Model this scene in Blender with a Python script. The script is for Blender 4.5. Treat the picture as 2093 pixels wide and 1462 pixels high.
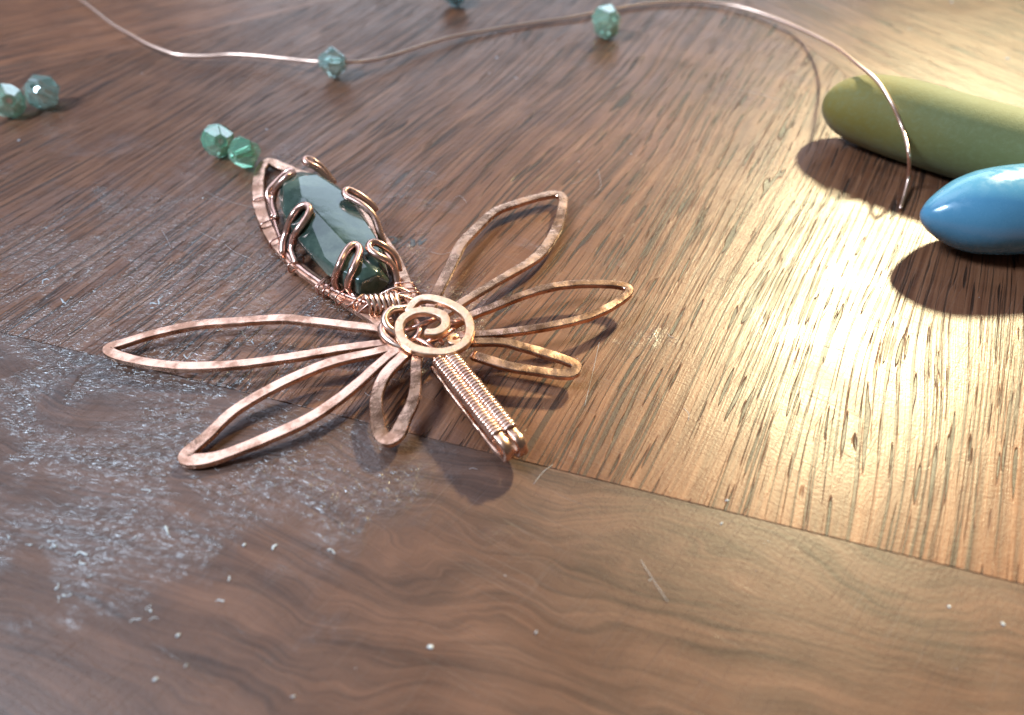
import bpy, bmesh, math, random
import numpy as np
from mathutils import Vector, Matrix, noise as mnoise
from mathutils.bvhtree import BVHTree

for o in list(bpy.data.objects):
    bpy.data.objects.remove(o)
scene = bpy.context.scene
COL = scene.collection
U = 0.00065            # metres per modelling unit; every size below is in these units
rad = math.radians
random.seed(7)

# ------------------------------------------------------------------ camera
PXW, PXH, FPX = 2093.0, 1462.0, 1452.0
PITCH, CAMH = rad(47.4), 98.0
cam_d = bpy.data.cameras.new('camera')
cam = bpy.data.objects.new('camera', cam_d)
COL.objects.link(cam)
cam.location = (0, 0, CAMH * U)
cam.rotation_euler = (math.pi / 2 - PITCH, 0, 0)
cam_d.sensor_width = 36.0
cam_d.lens = 36.0 * FPX / PXW
cam_d.clip_start = 0.002
cam_d.clip_end = 20
cam_d.dof.use_dof = True
cam_d.dof.focus_distance = 136 * U
cam_d.dof.aperture_fstop = 18.0
scene.camera = cam

# ------------------------------------------------------------------ room light
world = bpy.data.worlds.new('World')
scene.world = world
world.use_nodes = True
bg = world.node_tree.nodes['Background']
bg.inputs['Color'].default_value = (0.85, 0.80, 0.78, 1)
bg.inputs['Strength'].default_value = 0.13


def aim(o, target):
    d = Vector(target) - o.location
    o.rotation_euler = d.to_track_quat('-Z', 'Y').to_euler()


def lamp_dir(az, el, dist, target):
    t = Vector(target)
    return t + Vector((math.sin(rad(az)) * math.cos(rad(el)), math.cos(rad(az)) * math.cos(rad(el)), math.sin(rad(el)))) * dist


# shaft of low sun through a window: reaches the right side of the table
SUN_T = (98 * U, 88 * U, 0)
ld = bpy.data.lights.new('window_sun', 'SPOT')
ld.energy = 300
ld.color = (1.0, 0.90, 0.54)
ld.shadow_soft_size = 0.055
ld.spot_size = rad(7.8)
ld.spot_blend = 1.0
lo = bpy.data.objects.new('window_sun', ld)
COL.objects.link(lo)
lo.location = lamp_dir(33, 39, 1.3, SUN_T)
aim(lo, SUN_T)
# cool sky light from the window behind, to the left


def window(name, az, el, dist, w_, h_, energy, color, target):
    d_ = bpy.data.lights.new(name, 'AREA')
    d_.shape = 'RECTANGLE'
    d_.size, d_.size_y = w_, h_
    d_.energy = energy
    d_.color = color
    o_ = bpy.data.objects.new(name, d_)
    COL.objects.link(o_)
    o_.location = lamp_dir(az, el, dist, target)
    aim(o_, target)


window('window_sky', -33, 46, 0.62, 0.40, 0.34, 1.3, (0.68, 0.78, 1.0), (-40 * U, 85 * U, 0))
window('low_window', 2, 21, 0.9, 0.80, 0.28, 2.4, (0.66, 0.83, 1.0), (-20 * U, 120 * U, 0))
window('glint_lamp', -98, 50, 0.7, 0.14, 0.20, 9.0, (0.62, 0.80, 1.0), (-50 * U, 80 * U, 0))  # added lamp, not a window: puts glints on the varnish film from the left

cy = scene.cycles
cy.max_bounces = 8
cy.diffuse_bounces = 2
cy.glossy_bounces = 3
cy.transmission_bounces = 8
cy.transparent_max_bounces = 4
cy.use_adaptive_sampling = True
cy.adaptive_threshold = 0.02
cy.use_denoising = True
vs = scene.view_settings
vs.view_transform = 'Standard'
vs.look = 'None'
vs.exposure = -0.12
vs.gamma = 1.0
vs.use_curve_mapping = False

# ------------------------------------------------------------------ geometry helpers
FW = Vector((0, math.cos(PITCH), -math.sin(PITCH)))
UPV = Vector((0, math.sin(PITCH), math.cos(PITCH)))
RT = Vector((1, 0, 0))
CAM = Vector((0, 0, CAMH))


def ray(x, y):
    return FW + RT * ((x - PXW / 2) / FPX) - UPV * ((y - PXH / 2) / FPX)


def at(x, y, z=0.0):
    """place in the room (height z above the table) of something seen at x, y"""
    d = ray(x, y)
    return CAM + d * ((z - CAMH) / d.z)


def spline(pts, n_per=8):
    """centripetal-ish Catmull-Rom through points (any dimension)"""
    p = np.array([list(q) for q in pts], float)
    p = np.vstack([2 * p[0] - p[1], p, 2 * p[-1] - p[-2]])
    out = []
    for i in range(1, len(p) - 2):
        a, b, c, d = p[i - 1], p[i], p[i + 1], p[i + 2]
        for k in range(n_per):
            t = k / n_per
            out.append(0.5 * (2 * b + (c - a) * t + (2 * a - 5 * b + 4 * c - d) * t * t + (3 * b - a - 3 * c + d) * t ** 3))
    out.append(p[-2])
    return np.array(out)


def resample(p, step):
    seg = np.linalg.norm(np.diff(p[:, :3], axis=0), axis=1)
    s = np.concatenate([[0], np.cumsum(seg)])
    n = max(4, int(s[-1] / step))
    t = np.linspace(0, s[-1], n + 1)
    return np.stack([np.interp(t, s, p[:, k]) for k in range(p.shape[1])], axis=1)


def make_mesh(name, verts, faces, mat, parent=None, origin=(0, 0, 0), smooth=True, auto=None):
    me = bpy.data.meshes.new(name)
    o0 = Vector(origin)
    me.from_pydata([tuple((Vector(v) - o0) * U) for v in verts], [], faces)
    me.validate()
    bm = bmesh.new()
    bm.from_mesh(me)
    bmesh.ops.recalc_face_normals(bm, faces=bm.faces)
    bm.to_mesh(me)
    bm.free()
    me.materials.append(mat)
    if smooth:
        for p in me.polygons:
            p.use_smooth = True
        if auto is not None:
            me.set_sharp_from_angle(angle=rad(auto))
    ob = bpy.data.objects.new(name, me)
    COL.objects.link(ob)
    if parent is None:
        ob.location = o0 * U
    else:
        ob.parent = parent
    return ob


def root(name, loc, label, cat, group=None):
    e = bpy.data.objects.new(name, None)
    e.empty_display_size = 0.003
    COL.objects.link(e)
    e.location = Vector(loc) * U
    e['label'] = label
    e['category'] = cat
    if group:
        e['group'] = group
    return e


def tag(o, label, cat, group=None):
    o['label'] = label
    o['category'] = cat
    if group:
        o['group'] = group
    return o


def loft(rings, cap=True):
    n = len(rings[0])
    verts = [v for r in rings for v in r]
    faces = []
    for i in range(len(rings) - 1):
        for k in range(n):
            a = i * n + k
            b = i * n + (k + 1) % n
            faces.append((a, b, b + n, a + n))
    if cap:
        faces.append(tuple(range(n))[::-1])
        faces.append(tuple(range((len(rings) - 1) * n, len(rings) * n)))
    return verts, faces


def tube(path, r, sides=10, taper_ends=True):
    """round wire along an (n,3) path"""
    p = [Vector(q[:3]) for q in path]
    n = len(p)
    T = []
    for i in range(n):
        T.append((p[min(i + 1, n - 1)] - p[max(i - 1, 0)]).normalized())
    a = Vector((0, 0, 1)) if abs(T[0].z) < 0.9 else Vector((1, 0, 0))
    nrm = (a - T[0] * a.dot(T[0])).normalized()
    rings = []
    for i in range(n):
        nrm = (nrm - T[i] * nrm.dot(T[i])).normalized()
        b = T[i].cross(nrm)
        rr = r[i] if hasattr(r, '__len__') else r
        if taper_ends and i in (0, n - 1):
            rr *= 0.72
        rings.append([p[i] + (nrm * math.cos(2 * math.pi * k / sides) + b * math.sin(2 * math.pi * k / sides)) * rr for k in range(sides)])
    return loft(rings)


def flat_wire(path, w, th, side=None, ham=0.06, seed=0, blunt=True):
    """hammered flat wire; path columns x,y,z[,width scale]; width lies level unless a side vector is given"""
    p = [Vector(q[:3]) for q in path]
    ws = [q[3] if len(q) > 3 else 1.0 for q in path]
    n = len(p)
    T = [(p[min(i + 1, n - 1)] - p[max(i - 1, 0)]).normalized() for i in range(n)]
    rings = []
    kap = []
    for i in range(n):
        a, b = T[max(i - 2, 0)], T[min(i + 2, n - 1)]
        L = (p[min(i + 2, n - 1)] - p[max(i - 2, 0)]).length + 1e-6
        kap.append((a.x * b.y - a.y * b.x) / L)
    for i in range(n):
        sd = Vector(side) if side is not None else Vector((T[i].y, -T[i].x, 0)).normalized()
        up = sd.cross(T[i]).normalized()
        if side is None and up.z < 0:
            up = -up
        q = p[i] * 0.35 + Vector((seed * 13.7, 0, 0))
        jit = 1 + ham * 2.2 * mnoise.noise(q * 1.3)
        hw = w * 0.5 * ws[i] * jit
        hr = hl = hw
        if side is None:
            k = kap[i]
            if k > 1e-4:      # turning left: inner side is -sd
                hl = min(hl, 0.95 / k)
            elif k < -1e-4:
                hr = min(hr, -0.95 / k)
        ht = th * 0.5 * (1 + ham * 1.5 * mnoise.noise(q * 1.7 + Vector((0, 9, 0))))
        c = min(0.13, ht * 0.35)
        off = 0.10 * mnoise.noise(q * 1.1 + Vector((3, 3, 3))) * ham * 8
        if blunt and i in (0, n - 1):
            hr *= 0.8
            hl *= 0.8
            ht *= 0.7
        prof = [(hr, ht - c), (hr - c, ht), (hr * 0.35, ht + 0.015), (-hl * 0.35, ht + 0.015), (-hl + c, ht), (-hl, ht - c), (-hl, -ht + c), (-hl + c, -ht), (hr - c, -ht), (hr, -ht + c)]
        rings.append([p[i] + sd * (u + off) + up * v for u, v in prof])
    return loft(rings)


def px_path(pts, z=None, n_per=8, step=0.45):
    """pts: (x, y, z[, width]) -> resampled 3-D path"""
    q = []
    for t in pts:
        zz = t[2] if len(t) > 2 else z
        v = at(t[0], t[1], zz)
        q.append((v.x, v.y, v.z, t[3] if len(t) > 3 else 1.0))
    return resample(spline(q, n_per), step)


# ------------------------------------------------------------------ material helpers
class NT:
    def __init__(self, name):
        self.m = bpy.data.materials.new(name)
        self.m.use_nodes = True
        self.t = self.m.node_tree
        self.p = self.t.nodes['Principled BSDF']

    def n(self, kind, **kw):
        nd = self.t.nodes.new(kind)
        for k, v in kw.items():
            setattr(nd, k, v)
        return nd

    def set(self, sock, v):
        if isinstance(v, bpy.types.NodeSocket):
            self.t.links.new(v, sock)
        elif isinstance(v, (tuple, list)) and len(v) == 3 and sock.type == 'RGBA':
            sock.default_value = (*v, 1)
        else:
            sock.default_value = v

    def math(self, op, a, b=0.0, c=None, clamp=False):
        nd = self.n('ShaderNodeMath', operation=op, use_clamp=clamp)
        self.set(nd.inputs[0], a)
        self.set(nd.inputs[1], b)
        if c is not None:
            self.set(nd.inputs[2], c)
        return nd.outputs[0]

    def vmath(self, op, a, b):
        nd = self.n('ShaderNodeVectorMath', operation=op)
        self.set(nd.inputs[0], a)
        self.set(nd.inputs[1], b)
        return nd.outputs[0]

    dims = '3D'

    def noise(self, vec, scale=1.0, detail=2.0, rough=0.5, dist=0.0, out='Fac'):
        nd = self.n('ShaderNodeTexNoise', noise_dimensions=self.dims)
        self.set(nd.inputs['Vector'], vec)
        nd.inputs['Scale'].default_value = scale
        nd.inputs['Detail'].default_value = detail
        nd.inputs['Roughness'].default_value = rough
        nd.inputs['Distortion'].default_value = dist
        return nd.outputs[out]

    def rng(self, v, a, b, c=0.0, d=1.0, smooth=True):
        nd = self.n('ShaderNodeMapRange', interpolation_type='SMOOTHSTEP' if smooth else 'LINEAR')
        self.set(nd.inputs[0], v)
        for k, x in zip((1, 2, 3, 4), (a, b, c, d)):
            self.set(nd.inputs[k], x)
        return nd.outputs[0]

    def mix(self, f, a, b):
        nd = self.n('ShaderNodeMix', data_type='RGBA')
        self.set(nd.inputs['Factor'], f)
        self.set(nd.inputs['A'], a)
        self.set(nd.inputs['B'], b)
        return nd.outputs['Result']

    def fmix(self, f, a, b):
        nd = self.n('ShaderNodeMix', data_type='FLOAT')
        self.set(nd.inputs[0], f)
        self.set(nd.inputs[2], a)
        self.set(nd.inputs[3], b)
        return nd.outputs[0]

    def ramp(self, f, stops):
        nd = self.n('ShaderNodeValToRGB')
        cr = nd.color_ramp
        while len(cr.elements) < len(stops):
            cr.elements.new(0.5)
        for e, (x, c) in zip(cr.elements, stops):
            e.position = x
            e.color = (*c, 1)
        self.set(nd.inputs[0], f)
        return nd.outputs[0]

    def bump(self, h, dist, strength=1.0, normal=None):
        nd = self.n('ShaderNodeBump')
        nd.inputs['Strength'].default_value = strength
        nd.inputs['Distance'].default_value = dist * U
        self.set(nd.inputs['Height'], h)
        if normal is not None:
            self.set(nd.inputs['Normal'], normal)
        return nd.outputs[0]

    def coords(self, which='Object'):
        if which == 'World':
            v = self.n('ShaderNodeNewGeometry').outputs['Position']
        else:
            v = self.n('ShaderNodeTexCoord').outputs['Object']
        return self.vmath('MULTIPLY', v, (1 / U, 1 / U, 1 / U))

    def out(self, **kw):
        for k, v in kw.items():
            self.set(self.p.inputs[k.replace('_', ' ')], v)
        return self.m


def st(nt, v, a, b, c=1.0):
    return nt.vmath('MULTIPLY', v, (a, b, c))


def wood(name, burl=False, seed=0.0, dark=1.0, worn=True):
    nt = NT(name)
    nt.dims = '2D'
    p = nt.vmath('ADD', nt.coords('Object'), (seed * 37.1, seed * 11.3, 0))
    w = nt.coords('World')
    if burl:
        wob = nt.noise(st(nt, p, 0.020, 0.030), 1, 3, 0.5, 0.3, 'Color')
        wob = nt.vmath('SUBTRACT', wob, (0.5, 0.5, 0.5))
        p2 = nt.vmath('ADD', p, nt.vmath('MULTIPLY', wob, (13, 22, 0)))
    else:
        wob = nt.noise(st(nt, p, 0.010, 0.03), 1, 1, 0.5, 0, 'Color')
        wob = nt.vmath('SUBTRACT', wob, (0.5, 0.5, 0.5))
        p2 = nt.vmath('ADD', p, nt.vmath('MULTIPLY', wob, (0, 10, 0)))
    ax = 0.030 if burl else 0.012
    streak = nt.noise(st(nt, p2, ax, 0.30 if burl else 0.70), 1, 4, 0.58)
    line = nt.noise(st(nt, nt.vmath('ADD', p2, (9, 3, 0)), 0.016, 1.6), 1, 2.0, 0.55)
    fine = nt.noise(st(nt, p2, 0.05, 3.4), 1, 2, 0.6)
    wc = nt.n('ShaderNodeSeparateColor')
    nt.set(wc.inputs[0], nt.noise(st(nt, w, 0.06, 0.07), 1, 3.5, 0.6, 0.3, 'Color'))
    n1, n2, n3 = wc.outputs
    f = nt.math('ADD', nt.math('MULTIPLY', streak, 0.46 if burl else 0.50), nt.math('MULTIPLY', line, 0.26 if burl else 0.28))
    f = nt.math('ADD', f, nt.math('MULTIPLY', fine, 0.22))
    f = nt.math('ADD', f, nt.math('MULTIPLY', nt.math('SUBTRACT', n1, 0.5), 0.22))
    d = dark
    if burl:
        col = nt.ramp(f, [(0.30, (0.060 * d, 0.029 * d, 0.020 * d)), (0.44, (0.122 * d, 0.058 * d, 0.038 * d)), (0.56, (0.170 * d, 0.080 * d, 0.051 * d)), (0.70, (0.22 * d, 0.104 * d, 0.066 * d))])
    else:
        col = nt.ramp(f, [(0.26, (0.070 * d, 0.024 * d, 0.012 * d)), (0.44, (0.165 * d, 0.062 * d, 0.030 * d)), (0.58, (0.245 * d, 0.100 * d, 0.049 * d)), (0.74, (0.34 * d, 0.150 * d, 0.076 * d))])
    # open pores: long dark slits sunk in the surface
    thr = nt.math('SUBTRACT', 0.655, nt.math('MULTIPLY', n2, 0.15))
    lines = nt.rng(line, thr, nt.math('ADD', thr, 0.045))
    big = nt.rng(nt.noise(st(nt, p2, 0.045, 0.80), 1, 1, 0.5), 0.68, 0.72)
    pk = 0.0 if burl else 1.0
    pore = nt.math('MULTIPLY', nt.math('MAXIMUM', nt.math('MULTIPLY', lines, 0.85), big), pk)
    col = nt.mix(nt.math('MULTIPLY', pore, 0.84), col, (0.014, 0.008, 0.006))
    h = nt.math('MULTIPLY', pore, -0.30)
    h = nt.math('ADD', h, nt.math('MULTIPLY', fine, 0.008 if burl else 0.022))
    if not burl:
        h = nt.math('ADD', h, nt.math('MULTIPLY', line, 0.035))
    tooth = nt.noise(w, 1.7, 2, 0.65)
    h = nt.math('ADD', h, nt.math('MULTIPLY', tooth, 0.035))
    rgh = nt.math('ADD', 0.365 if not burl else 0.40, nt.math('MULTIPLY', nt.math('SUBTRACT', n3, 0.5), 0.22))
    rgh = nt.math('ADD', rgh, nt.math('MULTIPLY', pore, 0.08))
    spec = 0.42 if burl else 0.36
    if worn:
        # worn varnish: a crinkled, cloudy film with a shape of its own
        sep = nt.n('ShaderNodeSeparateXYZ')
        nt.set(sep.inputs[0], w)
        wx, wy = sep.outputs[0], sep.outputs[1]

        def blob(cx, cy, rx, ry, soft=0.5):
            dx = nt.math('DIVIDE', nt.math('SUBTRACT', wx, cx), rx)
            dy = nt.math('DIVIDE', nt.math('SUBTRACT', wy, cy), ry)
            r2 = nt.math('SQRT', nt.math('ADD', nt.math('MULTIPLY', dx, dx), nt.math('MULTIPLY', dy, dy)))
            r2 = nt.math('ADD', r2, nt.math('MULTIPLY', nt.math('SUBTRACT', n1, 0.5), 3.0))
            return nt.rng(r2, 1.0 + soft * 0.5, 1.0 - soft * 0.5)
        film = nt.math('MAXIMUM', blob(-78, 105, 52, 40, 1.3), nt.math('MULTIPLY', blob(-52, 70, 34, 18, 1.4), 0.75))
        film = nt.math('MULTIPLY', film, nt.rng(n3, 0.34, 0.48, 0.25, 1.0))
        crk = nt.noise(st(nt, w, 0.50, 0.95), 1, 3.5, 0.6, 1.4)
        crust = nt.math('MULTIPLY', nt.rng(crk, 0.58, 0.68), film)
        col = nt.mix(nt.math('ADD', nt.math('MULTIPLY', crust, 0.07), nt.math('MULTIPLY', film, 0.03)), col, (0.34, 0.33, 0.36))
        h = nt.math('ADD', h, nt.math('MULTIPLY', nt.math('MULTIPLY', crk, film), 0.47))
        rgh = nt.fmix(nt.math('MULTIPLY', film, 0.9), rgh, 0.18)
        spec = nt.math('ADD', 0.36, nt.math('MULTIPLY', film, 0.64))
        scr = None
        for k, (rz, sx, sy, th) in enumerate(((0.5, 0.03, 4.2, 0.73), (-0.9, 0.04, 4.6, 0.735))):
            mp = nt.n('ShaderNodeMapping')
            nt.set(mp.inputs['Vector'], nt.vmath('ADD', w, nt.vmath('MULTIPLY', wob, (5, 5, 0))))
            mp.inputs['Rotation'].default_value = (0, 0, rz)
            mp.inputs['Location'].default_value = (seed * 3 + k * 17, k * 9, 0)
            s = nt.rng(nt.noise(st(nt, mp.outputs[0], sx, sy), 1, 0, 0.5), th, th + 0.03)
            scr = s if scr is None else nt.math('MAXIMUM', scr, s)
        col = nt.mix(nt.math('MULTIPLY', scr, 0.04), col, (0.45, 0.40, 0.36))
        h = nt.math('ADD', h, nt.math('MULTIPLY', scr, -0.06))
    return nt.out(Base_Color=col, Roughness=rgh, Normal=nt.bump(h, 1.0, 0.75), Specular_IOR_Level=spec)


def copper(name, base=(0.84, 0.51, 0.37), dull=(0.40, 0.215, 0.14), rough=0.23, ham=0.08, scale=0.22):
    nt = NT(name)
    w = nt.coords('Object')
    sc_ = nt.n('ShaderNodeSeparateColor')
    nt.set(sc_.inputs[0], nt.noise(w, scale, 4, 0.62, 0, 'Color'))
    a, b, c = sc_.outputs
    col = nt.mix(nt.rng(a, 0.44, 0.64), base, dull)
    col = nt.mix(nt.math('MULTIPLY', nt.rng(b, 0.56, 0.68), 0.55), col, (0.36, 0.20, 0.15))
    rg = nt.math('ADD', rough, nt.math('MULTIPLY', nt.rng(b, 0.4, 0.7), 0.14))
    return nt.out(Base_Color=col, Metallic=1.0, Roughness=rg, Normal=nt.bump(c, ham * 4, 0.5))


M = {}
M['panel_center'] = wood('straight_walnut_veneer', seed=1.0, dark=0.84)
M['panel_burl'] = wood('burl_walnut_veneer', burl=True, seed=2.0, dark=0.72)
M['panel_left'] = wood('straight_walnut_veneer_far', seed=3.0, dark=1.1, worn=False)
M['panel_right'] = wood('straight_walnut_veneer_right', seed=4.0, dark=0.92, worn=False)
nt = NT('table_core')
M['core'] = nt.out(Base_Color=nt.ramp(nt.noise(nt.coords(), 0.3, 4), [(0.3, (0.02, 0.012, 0.008)), (0.7, (0.05, 0.03, 0.02))]), Roughness=0.7)
M['copper'] = copper('hammered_copper')
M['scroll'] = copper('polished_copper', base=(0.97, 0.65, 0.45), dull=(0.86, 0.52, 0.34), rough=0.32, ham=0.05, scale=0.6)
M['wire'] = copper('round_copper', base=(0.86, 0.52, 0.42), dull=(0.62, 0.36, 0.29), rough=0.26, ham=0.015)
M['thin'] = copper('thin_copper', base=(0.97, 0.68, 0.55), dull=(0.86, 0.54, 0.42), rough=0.24, ham=0.0)

nt = NT('plain_copper_wire')
M['plain'] = nt.out(Base_Color=nt.mix(nt.noise(nt.coords(), 0.03, 1), (0.97, 0.72, 0.60), (0.90, 0.58, 0.44)), Metallic=1.0, Roughness=0.38)
nt = NT('green_agate')
w = nt.coords()
a = nt.noise(w, 0.07, 3, 0.55, 0.6)
b = nt.noise(w, 0.7, 4, 0.65)
f = nt.math('ADD', nt.math('MULTIPLY', a, 0.75), nt.math('MULTIPLY', b, 0.25))
col = nt.ramp(f, [(0.34, (0.017, 0.033, 0.027)), (0.48, (0.038, 0.062, 0.050)), (0.58, (0.075, 0.104, 0.080)), (0.70, (0.14, 0.17, 0.125))])
M['stone'] = nt.out(Base_Color=col, Roughness=nt.rng(b, 0.3, 0.7, 0.10, 0.2), Coat_Weight=0.3, Coat_Roughness=0.05, Specular_IOR_Level=0.6,
                    Normal=nt.bump(nt.noise(w, 0.35, 2), 0.15, 0.3))


def glass(name, c, film=0.0):
    nt = NT(name)
    return nt.out(Base_Color=c, Roughness=0.02, IOR=1.5, Transmission_Weight=0.80, Coat_Weight=1.0, Coat_Roughness=0.02, Coat_IOR=2.1)


M['glass_aqua'] = glass('aqua_glass', (0.72, 1.0, 0.93))
M['glass_green'] = glass('green_glass', (0.48, 0.97, 0.70))
M['glass_pale'] = glass('pale_green_glass', (0.66, 1.0, 0.80))
M['glass_teal'] = glass('teal_glass', (0.25, 0.55, 0.60))

nt = NT('blue_plastic')
w = nt.coords()
M['blue'] = nt.out(Base_Color=nt.mix(nt.noise(w, 0.4, 3), (0.075, 0.225, 0.35), (0.088, 0.25, 0.385)), Roughness=nt.rng(nt.noise(w, 0.6, 4), 0.3, 0.7, 0.18, 0.34),
                   Coat_Weight=0.3, Coat_Roughness=0.08, Normal=nt.bump(nt.noise(w, 3.0, 2), 0.02, 0.4))
nt = NT('olive_rubber')
w = nt.coords()
sp = nt.n('ShaderNodeSeparateXYZ')
nt.set(sp.inputs[0], w)
fade = nt.rng(nt.math('ADD', sp.outputs[0], nt.math('MULTIPLY', nt.noise(w, 0.15, 3), 10)), 6, 30)
col = nt.mix(fade, (0.175, 0.130, 0.018), (0.120, 0.122, 0.038))
col = nt.mix(nt.math('MULTIPLY', nt.rng(nt.noise(w, 0.8, 4, 0.7), 0.45, 0.7), 0.35), col, (0.165, 0.18, 0.085))
M['olive'] = nt.out(Base_Color=col, Roughness=0.72, Sheen_Weight=0.12, Sheen_Roughness=0.5, Normal=nt.bump(nt.noise(w, 2.6, 3, 0.7), 0.14, 0.6))
nt = NT('pale_residue')
w = nt.coords()
M['residue'] = nt.out(Base_Color=nt.mix(nt.noise(w, 0.8, 3), (0.42, 0.42, 0.44), (0.66, 0.67, 0.70)), Roughness=0.45, Transmission_Weight=0.15)
nt = NT('lint')
M['lint'] = nt.out(Base_Color=nt.mix(nt.noise(nt.coords(), 0.3, 2), (0.50, 0.44, 0.42), (0.72, 0.68, 0.68)), Roughness=0.8)
nt = NT('worn_ink')
M['ink'] = nt.out(Base_Color=nt.mix(nt.rng(nt.noise(nt.coords(), 1.6, 3), 0.4, 0.65), (0.03, 0.033, 0.038), (0.12, 0.10, 0.095)), Roughness=0.4)

# ------------------------------------------------------------------ table of veneer leaves
FAR = 420.0
slab_v = [(-FAR, -60, -6), (FAR, -60, -6), (FAR, 620, -6), (-FAR, 620, -6), (-FAR, -60, -0.85), (FAR, -60, -0.85), (FAR, 620, -0.85), (-FAR, 620, -0.85)]
slab_f = [(0, 3, 2, 1), (4, 5, 6, 7), (0, 1, 5, 4), (1, 2, 6, 5), (2, 3, 7, 6), (3, 0, 4, 7)]
table = make_mesh('table_top', slab_v, slab_f, M['core'], smooth=False)
table['kind'] = 'structure'
table['label'] = 'brown veneered wooden table top, worn and scratched'


def clip(poly, a, b):
    """keep the part of a polygon to the left of the line a->b"""
    out = []
    d = (b[0] - a[0], b[1] - a[1])
    def s(p):
        return d[0] * (p[1] - a[1]) - d[1] * (p[0] - a[0])
    for i in range(len(poly)):
        p, q = poly[i], poly[(i + 1) % len(poly)]
        sp_, sq = s(p), s(q)
        if sp_ >= 0:
            out.append(p)
        if (sp_ >= 0) != (sq >= 0):
            t = sp_ / (sp_ - sq)
            out.append((p[0] + (q[0] - p[0]) * t, p[1] + (q[1] - p[1]) * t))
    return out


def inset(poly, d):
    """move every edge of a convex counter-clockwise polygon inwards"""
    res = poly
    n = len(poly)
    for i in range(n):
        a, b = poly[i], poly[(i + 1) % n]
        L = math.hypot(b[0] - a[0], b[1] - a[1])
        nx, ny = -(b[1] - a[1]) / L * d, (b[0] - a[0]) / L * d
        res = clip(res, (a[0] + nx, a[1] + ny), (b[0] + nx, b[1] + ny))
    return res


full = [(-FAR, -60), (FAR, -60), (FAR, 620), (-FAR, 620)]
sa, sb = at(1080, 945), at(2093, 1195)            # front seam
la, lb = at(0, 164), at(690, 0)                   # far left seam
ra, rb = at(1590, 50), at(1720, 145)              # far right seam
front = clip(full, sb[:2], sa[:2])
back = clip(full, sa[:2], sb[:2])
left = clip(back, la[:2], lb[:2])
rest = clip(back, lb[:2], la[:2])
right = clip(rest, ra[:2], (2 * ra - rb)[:2]) if False else clip(rest, rb[:2], ra[:2])
centre = clip(rest, ra[:2], rb[:2])
def has(poly, p):
    n = len(poly)
    return all((poly[(i + 1) % n][0] - poly[i][0]) * (p[1] - poly[i][1]) - (poly[(i + 1) % n][1] - poly[i][1]) * (p[0] - poly[i][0]) >= 0 for i in range(n))
cp = at(1000, 500)
if not has(centre, cp):
    centre, right = right, centre


def panel(poly, ang, mat):
    c = (sum(p[0] for p in poly) / len(poly), sum(p[1] for p in poly) / len(poly))
    ca, sn = math.cos(-ang), math.sin(-ang)
    def loc(p, z):
        x, y = p[0] - c[0], p[1] - c[1]
        return Vector((x * ca - y * sn, x * sn + y * ca, z)) * U
    r0, r1, r2 = inset(poly, 0.02), inset(poly, 0.02), inset(poly, 0.10)
    n = len(r0)
    assert len(r1) == n and len(r2) == n
    vs_ = [loc(p, -0.84) for p in r0] + [loc(p, -0.06) for p in r1] + [loc(p, 0) for p in r2]
    fs = [tuple(range(n))[::-1], tuple(range(2 * n, 3 * n))]
    for k in range(2):
        for i in range(n):
            fs.append((k * n + i, k * n + (i + 1) % n, (k + 1) * n + (i + 1) % n, (k + 1) * n + i))
    me = bpy.data.meshes.new('veneer_panel')
    me.from_pydata([tuple(v) for v in vs_], [], fs)
    me.materials.append(mat)
    o = bpy.data.objects.new('veneer_panel', me)
    COL.objects.link(o)
    o.parent = table
    o.location = Vector((c[0], c[1], 0)) * U
    o.rotation_euler = (0, 0, ang)
    return o


p_centre = panel(centre, rad(62), M['panel_center'])
p_front = panel(front, rad(-14), M['panel_burl'])
p_front.location.z = -0.07 * U
p_left = panel(left, rad(35), M['panel_left'])
p_right = panel(right, rad(-56), M['panel_right'])

# ------------------------------------------------------------------ dragonfly pendant
PO = at(885, 670, 0)
pend = root('dragonfly_pendant', PO, 'copper wire dragonfly pendant with a faceted dark green stone body', 'pendant')


def part(name, vf, mat, **kw):
    return make_mesh(name, vf[0], vf[1], mat, parent=pend, origin=PO, **kw)


# stone: cut hull, long axis from the tip of the frame to the medallion
SA, SB = at(606, 368, 5.2), at(765, 585, 4.8)
sc = (SA + SB) / 2
sx = (SB - SA)
SL = sx.length / 2
sx.normalize()
sy = Vector((0, 0, 1)).cross(sx).normalized()
sz = sx.cross(sy)
roll = Matrix.Rotation(rad(-9), 3, sx)
sy, sz = roll @ sy, roll @ sz


def stone_pts():
    rnd = random.Random(5)
    prof = [(-1.0, 0.36, 0.50), (-0.74, 0.76, 0.86), (-0.30, 1.0, 1.0), (0.16, 0.98, 1.0), (0.60, 0.76, 0.90), (0.88, 0.50, 0.74), (1.0, 0.42, 0.62)]
    out = []
    for i, (s, w_, h_) in enumerate(prof):
        n = 9 if abs(s) < 0.9 else 5
        for k in range(n):
            a_ = 2 * math.pi * (k + 0.5 * (i % 2)) / n + rnd.uniform(-0.12, 0.12)
            cy, cz = math.cos(a_), math.sin(a_)
            m = (abs(cy) ** 2.6 + abs(cz) ** 2.6) ** (-1 / 2.6)
            out.append(sc + sx * SL * (s + rnd.uniform(-0.03, 0.03) * (abs(s) < 0.9)) + sy * (8.6 * w_ * cy * m * rnd.uniform(0.96, 1.02)) + sz * (4.6 * h_ * cz * m * rnd.uniform(0.95, 1.03)))
    return out


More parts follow.
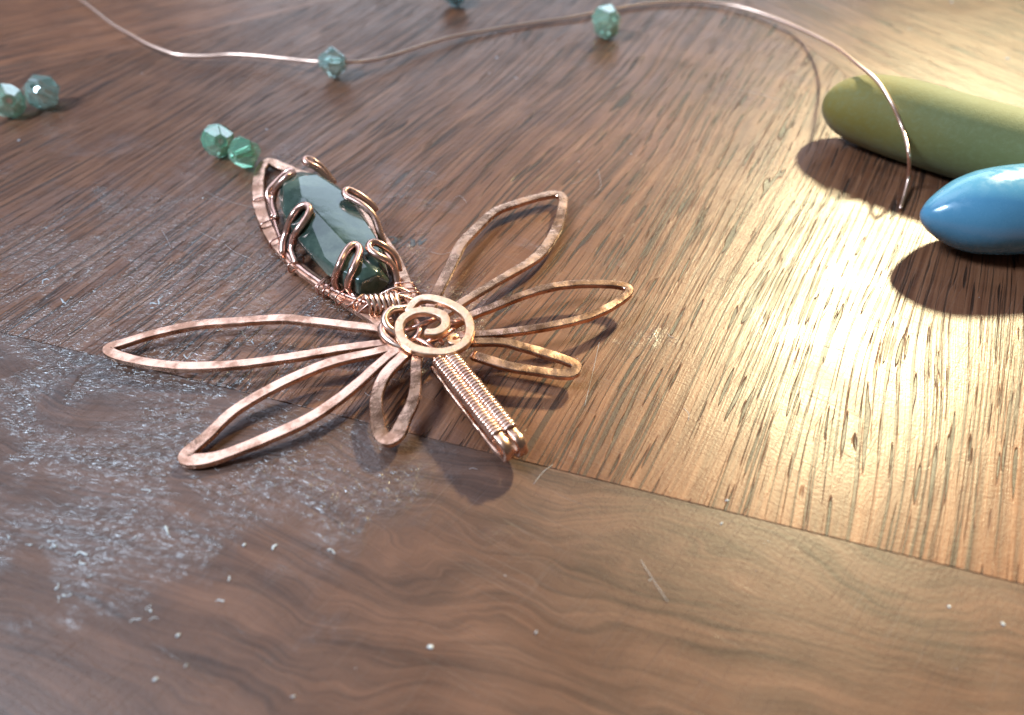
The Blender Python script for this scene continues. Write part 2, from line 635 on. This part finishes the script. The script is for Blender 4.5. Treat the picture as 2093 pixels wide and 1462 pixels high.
bm = bmesh.new()
for v in stone_pts():
    bm.verts.new(v)
bmesh.ops.convex_hull(bm, input=bm.verts)
loose = [v for v in bm.verts if not v.link_faces]
bmesh.ops.delete(bm, geom=loose, context='VERTS')
bmesh.ops.dissolve_limit(bm, angle_limit=rad(17), verts=bm.verts, edges=bm.edges)
bmesh.ops.triangulate(bm, faces=[f_ for f_ in bm.faces if len(f_.verts) > 4])
bmesh.ops.recalc_face_normals(bm, faces=bm.faces)
STONE = BVHTree.FromBMesh(bm)
bmesh.ops.bevel(bm, geom=bm.edges[:], offset=0.55, segments=3, profile=0.55, affect='EDGES', clamp_overlap=True)
me = bpy.data.meshes.new('stone')
for v in bm.verts:
    v.co = (v.co - PO) * U
bm.to_mesh(me)
bm.free()
for pl_ in me.polygons:
    pl_.use_smooth = True
me.set_sharp_from_angle(angle=rad(14))
me.materials.append(M['stone'])
stone = bpy.data.objects.new('stone', me)
COL.objects.link(stone)
stone.parent = pend
stone['label'] = 'dark green faceted translucent stone'


def hug(x, y, z, off=0.68):
    """a wire point that lies on the stone where the stone is in the way, else at height z"""
    d = ray(x, y).normalized()
    hit, nrm, _, dist = STONE.ray_cast(CAM, d)
    q = at(x, y, z)
    if hit is not None and (q - CAM).length > dist - 0.8:
        return hit + nrm * off
    return q


# flat leaf-shaped frame round the stone
fr = px_path([(806, 676, 4.2, 0.9), (787, 669, 3.9), (760, 650, 3.4), (715, 621, 2.6), (672, 591, 2.0), (629, 562, 1.7), (592, 530, 1.5), (563, 498, 1.4),
              (544, 461, 1.4, 1.1), (531, 423, 1.4, 1.15), (528, 383, 1.4, 1.1), (533, 350, 1.4), (549, 332, 1.4), (573, 341, 1.4), (600, 352, 1.4),
              (655, 374, 1.4), (708, 412, 1.4), (752, 455, 1.4), (788, 500, 1.5), (814, 545, 1.8, 1.1), (828, 585, 2.4, 1.15), (842, 618, 3.2), (856, 645, 3.8)], step=0.5)
part('frame', flat_wire(fr, 2.35, 1.2, ham=0.04, seed=1), M['copper'], auto=28)
# round wire that runs inside the frame
ir = px_path([(555, 425, 2.2), (560, 447, 2.2), (570, 480, 2.2), (588, 522, 2.3), (615, 548, 2.3), (655, 577, 2.5), (690, 597, 2.9), (728, 612, 3.4), (760, 622, 3.9), (790, 630, 4.4)], step=0.5)
part('inner_wire', tube(ir, 0.55), M['wire'])
ir = px_path([(600, 358, 2.4), (655, 380, 2.3), (704, 418, 2.3), (748, 462, 2.3), (782, 505, 2.4), (804, 550, 2.8), (808, 585, 3.4), (806, 612, 4.0), (800, 632, 4.6)], step=0.5)
part('inner_wire', tube(ir, 0.55), M['wire'])

# prongs: hairpin loops bent over the stone
PR = [
    [(560, 446, 2.6), (552, 412, 3.4), (548, 394, 4.4), (566, 372, 5.6), (584, 355, 6.6), (592, 348, 7.2), (599, 354, 7.2), (592, 366, 6.6), (573, 384, 5.4), (560, 400, 4.6), (558, 420, 3.6), (566, 448, 2.6)],
    [(578, 520, 2.6), (578, 500, 3.8), (586, 474, 5.4), (602, 446, 7.0), (617, 428, 8.0), (629, 424, 8.4), (636, 434, 8.4), (628, 454, 7.6), (612, 476, 6.2), (599, 495, 4.8), (597, 515, 3.6), (606, 540, 2.7)],
    [(692, 594, 2.8), (690, 572, 4.0), (696, 548, 5.6), (706, 525, 7.2), (716, 509, 8.4), (727, 506, 8.8), (735, 517, 8.6), (731, 540, 7.4), (722, 560, 6.0), (716, 580, 4.6), (719, 598, 3.6), (730, 613, 3.1)],
    [(812, 585, 3.0), (809, 562, 4.6), (803, 546, 6.0), (790, 532, 7.6), (772, 523, 8.6), (757, 512, 9.0), (754, 502, 9.2), (764, 495, 9.2), (782, 502, 8.6), (800, 515, 7.2), (811, 532, 5.6), (816, 556, 3.8)],
    [(785, 500, 2.4), (778, 482, 3.8), (772, 462, 5.2), (764, 442, 6.6), (748, 425, 7.8), (726, 411, 8.6), (708, 402, 9.0), (704, 393, 9.2), (713, 388, 9.0), (735, 399, 8.0), (757, 415, 6.4), (770, 432, 4.8)],
    [(690, 396, 2.6), (676, 372, 5.0), (660, 353, 7.0), (644, 341, 8.4), (628, 334, 9.2), (622, 328, 9.4), (630, 324, 9.4), (646, 333, 8.6), (664, 349, 6.8), (684, 376, 4.4)],
]
for pts in PR:
    q = [at(*t) if pts is PR[5] else hug(*t) for t in pts]
    q = resample(spline([tuple(v) for v in q], 8), 0.3)
    for _ in range(4):
        q[1:-1] = q[1:-1] * 0.5 + (q[:-2] + q[2:]) * 0.25
    part('prong', tube(q, 0.78), M['wire'])


# thin wire wraps on frame
def wrap(x, y, z, hw, hh, ang=0.0, turns=1.0, r=0.20, path=fr, lean=0.25, adv=0.5):
    c = at(x, y, z)
    i = int(np.argmin(np.linalg.norm(path[:, :3] - np.array(c), axis=1)))
    t = Vector(path[min(i + 2, len(path) - 1), :3] - path[max(i - 2, 0), :3]).normalized()
    s_ = Vector((t.y, -t.x, 0)).normalized()
    u_ = Vector((0, 0, 1))
    n = int(26 * turns)
    pts = []
    for k in range(n + 1):
        a_ = 2 * math.pi * k / 26 + ang
        ca, sa_ = math.cos(a_), math.sin(a_)
        m = (abs(ca) ** 4 + abs(sa_) ** 4) ** -0.25
        pts.append(c + s_ * hw * ca * m + u_ * hh * sa_ * m + t * (adv * (k / 26 - turns / 2) + lean * hw * ca))
    part('wire_wrap', tube(pts, r, 7), M['wire'])


wrap(531, 412, 1.4, 1.45, 0.95)
wrap(551, 459, 1.7, 2.1, 1.1)
wrap(569, 494, 1.7, 2.0, 1.1)
wrap(605, 540, 1.9, 2.1, 1.2)
wrap(662, 584, 2.2, 2.0, 1.2, turns=1.6)
wrap(674, 592, 2.3, 2.0, 1.2)
wrap(700, 606, 2.9, 1.9, 1.3)
wrap(733, 618, 3.5, 1.8, 1.2)
wrap(741, 622, 3.6, 1.8, 1.2)
wrap(826, 588, 2.8, 2.0, 1.2, lean=-0.3)
wrap(831, 600, 3.2, 2.2, 1.2, lean=-0.3)
wrap(835, 608, 3.5, 2.3, 1.2, lean=-0.3)
# binding coil where the stone frame meets the hub
for k in range(7):
    u = k / 6
    a = at(742 + 62 * u, 607 - 8 * u, 5.0)
    b = at(757 + 62 * u, 627 + 1 * u, 5.4)
    m = (a + b) / 2 + Vector((0, 0, 1.4))
    l1 = a + Vector((0.2, 0.6, -1.6))
    l2 = b + Vector((-0.2, -0.5, -1.6))
    part('binding_wire', tube(resample(spline([tuple(l1), tuple(a), tuple(m), tuple(b), tuple(l2)], 6), 0.3), 0.34, 8), M['thin'])
for e0, e1, z0, z1 in (((708, 630), (732, 612), 3.0, 4.6), ((729, 643), (757, 619), 3.2, 5.2)):
    a, b = at(*e0, z0), at(*e1, z1)
    m = (a + b) / 2 + Vector((0.2, -0.1, 0.3))
    part('wire_end', tube(resample(spline([tuple(a), tuple(m), tuple(b)], 6), 0.3), 0.24, 7), M['wire'])
part('binding_wire', tube(px_path([(776, 603, 4.6), (800, 592, 5.4), (818, 590, 5.2), (842, 601, 4.2)], step=0.3), 0.34, 8), M['thin'])
part('binding_wire', tube(px_path([(776, 612, 5.0), (800, 604, 5.9), (824, 606, 5.4), (846, 614, 4.4)], step=0.3), 0.34, 8), M['thin'])

# wings: hammered flat loops
WINGS = [
    # upper right
    (1.9, [(878, 632, 3.4), (893, 601, 3.4, 1.05), (917, 553, 3.2, 1.1), (941, 504, 3.0, 1.15), (971, 471, 2.8, 1.1), (1010, 435, 2.6), (1056, 417, 2.4, 0.95), (1101, 404, 2.3, 0.95),
           (1134, 398, 2.2), (1150, 406, 2.2), (1149, 429, 2.2, 1.1), (1140, 462, 2.2, 1.15), (1125, 492, 2.3, 1.1), (1104, 520, 2.4, 1.15), (1077, 541, 2.6, 1.0), (1041, 562, 2.8, 0.9), (995, 589, 3.1, 0.85), (941, 622, 3.5, 0.85), (905, 646, 3.6, 0.85)]),
    # middle right
    (1.55, [(915, 672, 4.5), (962, 647, 4.5), (1010, 628, 4.6), (1071, 604, 4.7), (1131, 587, 4.8), (1191, 581, 4.8), (1251, 582, 4.8), (1278, 587, 4.8), (1286, 597, 4.8), (1272, 612, 4.8), (1236, 634, 4.8), (1191, 652, 4.8), (1131, 666, 4.8), (1071, 676, 4.7), (1010, 683, 4.6), (965, 686, 4.6), (920, 689, 4.6)]),
    # small right
    (1.7, [(925, 700, 5.2), (968, 700, 5.0, 0.9), (1029, 701, 4.6, 0.9), (1071, 711, 4.3), (1116, 724, 4.0), (1161, 739, 3.7), (1178, 749, 3.6), (1172, 763, 3.6, 1.1), (1149, 766, 3.6, 1.05), (1101, 760, 3.8), (1041, 750, 4.1), (995, 736, 4.3), (964, 726, 4.4)]),
    # long left
    (1.75, [(812, 684, 4.9), (772, 674, 4.7, 0.95), (696, 665, 4.3), (627, 657, 4.0), (576, 653, 3.7, 1.05), (490, 658, 3.3), (404, 665, 2.9), (318, 683, 2.5), (255, 702, 2.2), (224, 713, 2.1, 1.15), (236, 727, 2.1, 1.15), (300, 743, 2.2), (386, 751, 2.5, 1.05), (490, 746, 2.9), (593, 732, 3.4), (696, 715, 4.0, 0.95), (772, 705, 4.4, 0.9), (815, 700, 4.6)]),
    # lower left
    (1.85, [(818, 708, 5.2), (765, 722, 4.8, 0.9), (679, 742, 4.3), (593, 777, 3.7), (524, 813, 3.0), (472, 847, 2.4), (425, 892, 1.7, 1.05), (385, 927, 1.1, 1.2), (386, 942, 1.0, 1.25), (432, 939, 1.1, 1.15), (490, 920, 1.6), (558, 892, 2.2, 1.05), (627, 860, 2.8, 1.05), (679, 827, 3.4), (730, 787, 4.1, 0.95), (765, 755, 4.6, 0.9), (797, 728, 5.0, 0.9), (825, 708, 5.2)]),
    # small front
    (1.95, [(838, 716, 5.4), (820, 734, 5.2), (787, 769, 4.7), (770, 812, 4.0), (771, 855, 3.3, 1.1), (777, 888, 2.8, 1.25), (794, 900, 2.7, 1.3), (813, 888, 2.8, 1.25), (827, 858, 3.3, 1.1), (843, 825, 4.0), (850, 786, 4.7, 0.95), (851, 742, 5.4, 0.9), (857, 722, 5.8, 0.85)]),
]
for k, (wd, pts) in enumerate(WINGS):
    part('wing', flat_wire(px_path(pts, step=0.42), wd * 1.07, 1.05, ham=0.035, seed=k + 2), M['copper'], auto=28)

# scroll medallion on top of the hub
SPI = [(868, 682, 7.7, 0.85), (893, 681, 7.7), (910, 668, 7.7), (906, 648, 7.7), (880, 638, 7.7), (848, 640, 7.7), (823, 654, 7.6), (816, 674, 7.4), (822, 695, 7.2), (843, 712, 7.1), (879, 721, 7.1), (918, 720, 7.1), (949, 704, 7.1),
       (961, 676, 7.1), (953, 648, 7.1), (930, 628, 7.0), (894, 614, 6.9), (864, 612, 6.7), (846, 622, 6.3), (834, 640, 5.9)]
part('scroll', flat_wire(px_path(SPI, step=0.35), 1.66, 1.15, ham=0.03, seed=20), M['scroll'], auto=28)
part('scroll_end', flat_wire(px_path([(936, 691, 5.7), (928, 687, 5.8), (920, 692, 5.9), (922, 700, 5.9), (932, 702, 5.9), (944, 696, 5.8)], step=0.3), 1.1, 0.8, seed=21), M['scroll'], auto=28)
# round wire coil at the hub's left and strands under the scroll
part('hub_wire', tube(px_path([(842, 627, 5.0), (824, 631, 6.2), (800, 635, 6.9), (787, 650, 6.9), (792, 668, 6.3), (810, 682, 5.6), (832, 694, 5.0)], step=0.3), 0.78), M['thin'])
part('hub_wire', tube(px_path([(800, 655, 4.8), (781, 668, 5.6), (783, 684, 5.8), (800, 700, 5.6), (824, 711, 5.2), (850, 716, 4.8)], step=0.3), 0.78), M['thin'])
for a in ([(828, 676, 5.0), (850, 668, 6.1), (876, 658, 6.1), (896, 648, 5.0)], [(836, 700, 4.6), (852, 688, 5.7), (858, 672, 5.9), (850, 655, 5.0)],
          [(862, 708, 4.6), (880, 696, 5.8), (900, 690, 5.8), (928, 672, 4.8)], [(880, 640, 5.0), (905, 655, 5.6), (930, 660, 5.6), (950, 652, 4.8)],
          [(845, 690, 5.2), (870, 702, 5.6), (890, 714, 5.2)], [(905, 705, 5.2), (896, 690, 5.6), (884, 676, 5.0)]):
    part('hub_wire', tube(px_path(a, step=0.3), 0.5, 8), M['wire'])

# tail: two flat wires folded back at the end and bound with thin wire
tl0, tl1 = at(884, 722, 6.3), at(1021, 895, 6.0)
tr0, tr1 = at(909, 713, 6.3), at(1050, 889, 6.0)
td = (tl1 - tl0).normalized()
ts = Vector((td.y, -td.x, 0)).normalized()
if ts.x < 0:
    ts = -ts
tu = Vector((0, 0, 1))
for a, b, ex in ((tl0, tl1, 1.9), (tr0, tr1, 1.7)):
    L = (b - a).length
    pts = [a + td * (L * k / 8) for k in range(9)]
    e = pts[-1]
    pts += [e + td * ex * 0.6 + tu * 0.02, e + td * ex * 1.15 - tu * 0.45, e + td * ex * 1.4 - tu * 1.5, e + td * ex * 1.25 - tu * 2.6, e + td * ex * 0.7 - tu * 3.4, e - td * 1.2 - tu * 3.9, e - td * 6 - tu * 4.1, e - td * 14 - tu * 4.0, e - td * 22 - tu * 3.6]
    part('tail_wire', flat_wire(resample(spline([tuple(p) for p in pts], 6), 0.4), 1.62, 1.05, side=ts, seed=30), M['copper'])
tc0 = (tl0 + tr0) / 2 + td * 2.2
tc1 = (tl1 + tr1) / 2 - td * 0.6
half = (tr0 - tl0).dot(ts) / 2
fig = [(-0.25 * half, 0.62), (-half, 0.86), (-half - 0.85, 0.66), (-half - 1.02, 0), (-half - 0.85, -0.66), (-half, -0.86), (-0.3, -0.6), (0, 0.0),
       (0.25 * half, 0.62), (half, 0.86), (half + 0.85, 0.66), (half + 1.02, 0), (half + 0.85, -0.66), (half, -0.86), (0.3, -0.6), (0, 0.0)]
TL = (tc1 - tc0).length
NC = int(TL / 0.66)
pts = []
for c in range(NC):
    for k, (s_, u_) in enumerate(fig):
        jj = 1 + 0.05 * mnoise.noise(Vector((c * 1.7, k * 0.1, 0)))
        pts.append(tuple(tc0 + td * (TL * (c + k / len(fig)) / NC) + ts * s_ * jj + tu * u_ * jj))
part('tail_binding', tube(resample(spline(pts, 3), 0.2), 0.32, 7), M['thin'])


# ------------------------------------------------------------------ beads
def bead_mesh(R, twist=0.0):
    A = 6
    rings = []
    def ring(r, z, off, n=A):
        return [Vector((r * math.cos(2 * math.pi * (k + off) / n), r * math.sin(2 * math.pi * (k + off) / n), z)) for k in range(n)]
    hole = 0.16 * R
    N = 6
    rr = [ring(hole, -0.82 * R, 0), ring(0.40 * R, -0.84 * R, 0), ring(0.97 * R, -0.14 * R, 0.0), ring(0.97 * R, 0.14 * R, 0.5), ring(0.40 * R, 0.84 * R, 0.5), ring(hole, 0.82 * R, 0.5)]
    verts = [v for q in rr for v in q]
    faces = []
    def quad(i, j):
        for k in range(N):
            faces.append((i * N + k, i * N + (k + 1) % N, j * N + (k + 1) % N, j * N + k))
    quad(0, 1)
    quad(1, 2)
    # zig-zag girdle
    for k in range(N):
        faces.append((2 * N + k, 2 * N + (k + 1) % N, 3 * N + k))
        faces.append((2 * N + (k + 1) % N, 3 * N + (k + 1) % N, 3 * N + k))
    quad(3, 4)
    quad(4, 5)
    for k in range(N):                                  # the bore
        faces.append((5 * N + k, 5 * N + (k + 1) % N, 0 * N + (k + 1) % N))
        faces.append((5 * N + k, 0 * N + (k + 1) % N, 0 * N + k))
    bm_ = bmesh.new()
    vv = [bm_.verts.new(v * U) for v in verts]
    for f_ in faces:
        bm_.faces.new([vv[i] for i in f_])
    bmesh.ops.recalc_face_normals(bm_, faces=bm_.faces)
    es = [e for e in bm_.edges if e.calc_face_angle(0) > rad(12) and min(math.hypot(v.co.x, v.co.y) for v in e.verts) > 0.3 * R * U]
    bmesh.ops.bevel(bm_, geom=es, offset=0.035 * R * U, segments=1, affect='EDGES', clamp_overlap=True)
    m_ = bpy.data.meshes.new('bead')
    bm_.to_mesh(m_)
    bm_.free()
    return m_


BEADS = [
    (15, 206, 4.6, (70, 10, 40), 'glass_pale', 'pale green glass bead cut off by the left edge of the picture', None),
    (85, 188, 5.0, (42, -12, 20), 'glass_aqua', 'pale aqua glass bead lying with its hole facing up, beside the leftmost bead', None),
    (446, 288, 4.3, (65, 20, 25), 'glass_green', 'green glass bead behind its touching twin, farther from the copper frame', None),
    (500, 312, 4.3, (80, 0, -38), 'glass_green', 'green faceted glass bead nearest the tip of the copper frame', None),
    (680, 127, 4.6, (90, 0, 84), 'glass_aqua', 'aqua glass bead threaded on the copper wire', None),
    (1240, 44, 5.4, (55, 25, 10), 'glass_pale', 'green glass bead on the table touching the wire, at the top centre', None),
    (928, -16, 5.0, (60, 30, 50), 'glass_teal', 'dark teal bead cut off by the top edge of the picture', None),
]
for (x, y, R, rot, mat, lab, _) in BEADS:
    m_ = bead_mesh(R)
    m_.materials.append(M[mat])
    o = bpy.data.objects.new('glass_bead', m_)
    COL.objects.link(o)
    e = Matrix.Rotation(rad(rot[2]), 3, 'Z') @ Matrix.Rotation(rad(rot[1]), 3, 'Y') @ Matrix.Rotation(rad(rot[0]), 3, 'X')
    o.rotation_euler = e.to_euler()
    low = min((e @ v.co).z for v in m_.vertices) / U
    o.location = at(x, y, -low + 0.02) * U
    tag(o, lab, 'bead', 'faceted glass beads on the table')
    if lab.startswith('aqua'):
        BEAD_ON_WIRE = Vector(o.location) / U

# ------------------------------------------------------------------ tool handles
def handle(name, axis_pts, prof, mat, label):
    o0 = Vector(axis_pts[0])
    ax = resample(spline([tuple(p) for p in axis_pts], 10), 0.5)
    seg = np.concatenate([[0], np.cumsum(np.linalg.norm(np.diff(ax, axis=0), axis=1))])
    total = seg[-1]
    pr_ = spline(prof, 6)
    ss = sorted(set(round(float(q[0]), 3) for q in pr_ if 0 <= q[0]))
    ss += list(np.linspace(ss[-1] + 2, total - 6, 24)) + [total - 4, total - 2, total - 0.7, total - 0.05]
    rings = []
    for s_ in ss:
        c = Vector([np.interp(s_, seg, ax[:, k]) for k in range(3)])
        c2 = Vector([np.interp(min(s_ + 0.8, total), seg, ax[:, k]) for k in range(3)])
        c1 = Vector([np.interp(max(s_ - 0.8, 0), seg, ax[:, k]) for k in range(3)])
        t = (c2 - c1).normalized()
        r = float(np.interp(s_, pr_[:, 0], pr_[:, 1]))
        if s_ > total - 6:
            r *= math.sqrt(max(0.02, 1 - ((s_ - total + 6) / 6) ** 2))
        a = Vector((0, 0, 1))
        a = (a - t * a.dot(t)).normalized()
        b = t.cross(a)
        rings.append([c + (a * math.cos(2 * math.pi * k / 40) + b * math.sin(2 * math.pi * k / 40)) * max(r, 0.05) for k in range(40)])
    v, f_ = loft(rings)
    d = (Vector(axis_pts[1]) - o0)
    ob = make_mesh(name, v, f_, mat, origin=(o0.x, o0.y, 0))
    tag(ob, label, 'tool handle', 'tool handles at the right edge')
    return ob


RB = 9.4
t0 = at(1884, 441, RB)
t1 = at(2093, 428, RB)
db = (t1 - t0).normalized()
db.z = 0
handle('tool_handle', [t0, t0 + db * 15, t0 + db * 40, t0 + db * 80, t0 + db * 130],
       [(0, 0.1), (0.25, 1.0), (1.2, 2.4), (3.4, 4.4), (7.4, 6.9), (11.5, 8.4), (16, 9.1), (22, RB), (30, RB)], M['blue'],
       'glossy blue plastic tool handle with a tapered tip, in front of the olive one')
RG = 9.2
g0 = at(1682, 206, RG)
g1 = at(1800, 231, RG)
g2 = at(1950, 276, RG)
g3 = at(2093, 316, RG)
dg = (g3 - g2).normalized()
OLIVE = handle('tool_handle', [g0, g1, g2, g3, g3 + dg * 30, g3 + dg * 80],
       [(0, 0.1), (0.3, 1.7), (1.4, 3.8), (4, 6.1), (8, 7.8), (13, 8.7), (20, RG), (28, RG)], M['olive'],
       'matte olive green rubber tool handle behind the blue one')

# ------------------------------------------------------------------ loose copper wire
bz = BEAD_ON_WIRE.z
WP = [(120, -45, 3.0), (150, -12, 3.0), (185, 15, 3.0), (230, 50, 3.0), (270, 73, 3.0), (300, 90, 2.9), (340, 106, 2.6), (368, 113, 2.4), (420, 115, 2.2), (470, 112, 2.4), (520, 114, 2.8), (580, 120, 3.3), (640, 126, bz), (680, 127, bz), (715, 127, bz - 0.1),
      (750, 125, 3.0), (790, 117, 2.6), (850, 98, 2.0), (920, 77, 1.6), (1000, 62, 1.0), (1100, 46, 0.7), (1170, 36, 0.8), (1215, 27, 0.8), (1272, 16, 0.8), (1320, 9, 0.8), (1380, 4, 0.9), (1440, 4, 1.0), (1510, 14, 1.3), (1580, 36, 1.5), (1650, 66, 2.6), (1710, 98, 7.5),
      (1752, 131, 17.2), (1791, 171, 'h'), (1822, 212, 'h'), (1846, 261, 'h'), (1857, 312, 10.5), (1857, 360, 3.6), (1849, 398, 1.2), (1840, 427, 0.6)]
hm = OLIVE.data
OB = BVHTree.FromPolygons([(OLIVE.matrix_basis @ v.co) / U for v in hm.vertices], [tuple(p.vertices) for p in hm.polygons])


def wire_at(x, y, z):
    if z == 'h':                       # lies on the handle
        hit, nrm, _, _ = OB.ray_cast(CAM, ray(x, y).normalized())
        return tuple(hit + nrm * 0.9)
    return tuple(at(x, y, z))


wp = [wire_at(*t) for t in WP]
wv = tube(resample(spline(wp, 8), 0.7), 0.43, 10)
o = make_mesh('copper_wire', wv[0], wv[1], M['plain'], origin=wp[13])
tag(o, 'long thin loose copper wire curving along the top and over the olive handle', 'wire')


# ------------------------------------------------------------------ marks, dust and dried residue on the wood
def ink(polys):
    vs_, fs = [], []
    inv = p_centre.matrix_basis.inverted()
    for pl in polys:
        n = len(pl)
        b0 = len(vs_)
        for z in (0.005, 0.05):
            for x, y in pl:
                vs_.append(tuple(inv @ (at(x, y, z) * U)))
        fs.append(tuple(range(b0, b0 + n))[::-1])
        fs.append(tuple(range(b0 + n, b0 + 2 * n)))
        for i in range(n):
            fs.append((b0 + i, b0 + (i + 1) % n, b0 + n + (i + 1) % n, b0 + n + i))
    m_ = bpy.data.meshes.new('ink_mark')
    m_.from_pydata(vs_, [], fs)
    m_.materials.append(M['ink'])
    o = bpy.data.objects.new('ink_mark', m_)
    COL.objects.link(o)
    o.parent = p_centre
    return o


ring = []
for k in range(16):
    a0, a1 = 2 * math.pi * k / 16, 2 * math.pi * (k + 1) / 16
    if k in (8, 9):
        continue
    ring.append([(800 + 13 * math.cos(a0), 491 + 8 * math.sin(a0)), (800 + 13 * math.cos(a1), 491 + 8 * math.sin(a1)), (800 + 7 * math.cos(a1), 490 + 4 * math.sin(a1)), (800 + 7 * math.cos(a0), 490 + 4 * math.sin(a0))][::-1])
ink(ring)
ink([[(839, 504), (849, 502), (848, 490), (839, 488)]])
ink([[(855, 502), (862, 500), (874, 489), (869, 488), (861, 494), (860, 490), (855, 492)]])


def lumps(name, items, mat, label, cat):
    bm_ = bmesh.new()
    rnd = random.Random(11)
    for (x, y, r, h) in items:
        c = at(x, y, 0)
        mtx = Matrix.Translation(c) @ Matrix.Rotation(rnd.uniform(0, 6.3), 4, 'Z') @ Matrix.Diagonal((r * rnd.uniform(0.7, 1.6), r * rnd.uniform(0.5, 1.0), h, 1))
        g = bmesh.ops.create_icosphere(bm_, subdivisions=2, radius=1.0, matrix=mtx)
        for v in g['verts']:
            d = v.co - c
            v.co = c + d * (1 + 0.45 * mnoise.noise(v.co * (1.2 / max(r, 0.2)) + Vector((x, y, 0))))
    for v in bm_.verts:
        v.co *= U
    m_ = bpy.data.meshes.new(name)
    bm_.to_mesh(m_)
    bm_.free()
    for p in m_.polygons:
        p.use_smooth = True
    m_.materials.append(mat)
    o = bpy.data.objects.new(name, m_)
    COL.objects.link(o)
    o['kind'] = 'stuff'
    tag(o, label, cat)
    return o


rnd = random.Random(3)
items = []
CL = [(110, 1105, 60, 26, 26), (150, 1130, 50, 20, 14), (170, 1180, 36, 12, 8), (300, 1010, 18, 14, 8), (330, 1075, 26, 12, 10), (125, 1215, 26, 30, 16), (305, 1235, 10, 26, 10), (275, 1263, 22, 6, 6), (320, 1265, 14, 6, 5), (500, 1130, 10, 26, 9), (560, 1125, 24, 6, 5),
      (450, 1235, 22, 7, 8), (470, 1185, 8, 14, 5), (685, 1130, 8, 18, 6), (25, 1090, 22, 18, 8), (330, 622, 44, 14, 16), (350, 625, 30, 8, 12), (515, 692, 34, 6, 10), (380, 735, 50, 12, 18), (110, 585, 70, 26, 10), (240, 1100, 60, 40, 8), (60, 880, 60, 40, 8)]
for (x, y, sx_, sy_, n) in CL:
    for _ in range(n):
        items.append((rnd.gauss(x, sx_ * 0.45), rnd.gauss(y, sy_ * 0.45), rnd.choice((0.12, 0.16, 0.2, 0.3, 0.45)), rnd.uniform(0.04, 0.10)))
vs_, fs = [], []
for (x, y, sx_, sy_, n) in CL:
    for _ in range(max(1, n // 5)):
        px, py = rnd.gauss(x, sx_ * 0.4), rnd.gauss(y, sy_ * 0.4)
        a = rnd.uniform(0, 6.3)
        pl = []
        for k in range(rnd.randint(3, 7)):
            pl.append(tuple(at(px, py, 0.02)))
            a += rnd.uniform(-1.1, 1.1)
            st_ = rnd.uniform(2.5, 7)
            px += st_ * math.cos(a)
            py += st_ * 0.7 * math.sin(a)
        q = resample(spline(pl, 5), 0.12)
        base = rnd.choice((0.07, 0.1, 0.14, 0.2))
        rr = [base * (0.35 + 1.3 * abs(mnoise.noise(Vector((k * 0.23, x, y))) + 0.35)) for k in range(len(q))]
        v, f_ = tube(q, rr, 7)
        b0 = len(vs_)
        vs_ += [Vector((t.x, t.y, t.z * 0.55)) for t in v]
        fs += [tuple(i + b0 for i in t) for t in f_]
o = make_mesh('dried_residue', vs_, fs, M['residue'])
o['kind'] = 'stuff'
tag(o, 'pale crusty dried residue clumped on the worn lower left of the table', 'residue')
items = [(39, 287, .45, .3), (545, 265, .35, .25), (415, 405, .4, .2), (1183, 331, .3, .2), (364, 1299, .35, .3), (318, 1389, .35, .3), (380, 1361, .35, .3), (600, 1424, .35, .3), (1096, 1293, .35, .3), (880, 1322, .5, .2),
         (1487, 1023, .3, .2), (1945, 5, .9, .5), (2060, 120, .7, .4), (1860, 60, .5, .3), (1290, 315, .3, .2), (1015, 118, .5, .3), (1055, 160, .5, .3), (1000, 150, .35, .2), (290, 150, .3, .2), (1475, 1070, .3, .2), (1940, 1240, .3, .2), (1800, 588, .5, .35), (2050, 1275, .45, .2)]
for _ in range(22):
    x, y = rnd.uniform(20, 2080), rnd.uniform(250, 1440)
    items.append((x, y, rnd.uniform(0.07, 0.14), rnd.uniform(0.05, 0.1)))
lumps('dust_specks', [(i_[0], i_[1], i_[2] * 0.7, i_[3] * 0.7) for i_ in items], M['residue'], 'tiny pale dust specks scattered over the table', 'dust')

vs_, fs = [], []
fib = [[(955, 415), (940, 400), (925, 408)], [(1215, 398), (1228, 380), (1222, 345)], [(1225, 700), (1212, 760), (1195, 830)], [(400, 470), (420, 480), (445, 492)], [(330, 470), (342, 490), (350, 508)], [(420, 392), (455, 408), (520, 425)],
       [(740, 530), (775, 540), (790, 528)], [(880, 515), (905, 520), (930, 512)], [(1310, 1145), (1335, 1185), (1365, 1230)], [(1090, 990), (1110, 965), (1130, 950)], [(460, 500), (480, 515), (515, 530)], [(1490, 180), (1540, 190), (1600, 205)]]
for _ in range(9):
    x, y = rnd.uniform(250, 1500), rnd.uniform(330, 1250)
    a = rnd.uniform(0, 6.3)
    L = rnd.uniform(8, 24)
    b = rnd.uniform(-0.9, 0.9)
    fib.append([(x, y), (x + L * math.cos(a), y + L * math.sin(a)), (x + L * math.cos(a) + L * math.cos(a + b), y + L * math.sin(a) + L * math.sin(a + b))])
for q in fib:
    v, f_ = tube(resample(spline([tuple(at(x, y, 0.10)) for x, y in q], 6), 0.6), 0.026, 5)
    b0 = len(vs_)
    vs_ += v
    fs += [tuple(i + b0 for i in t) for t in f_]
o = make_mesh('lint_fibres', vs_, fs, M['lint'])
o['kind'] = 'stuff'
tag(o, 'fine pale lint fibres lying on the table', 'lint')
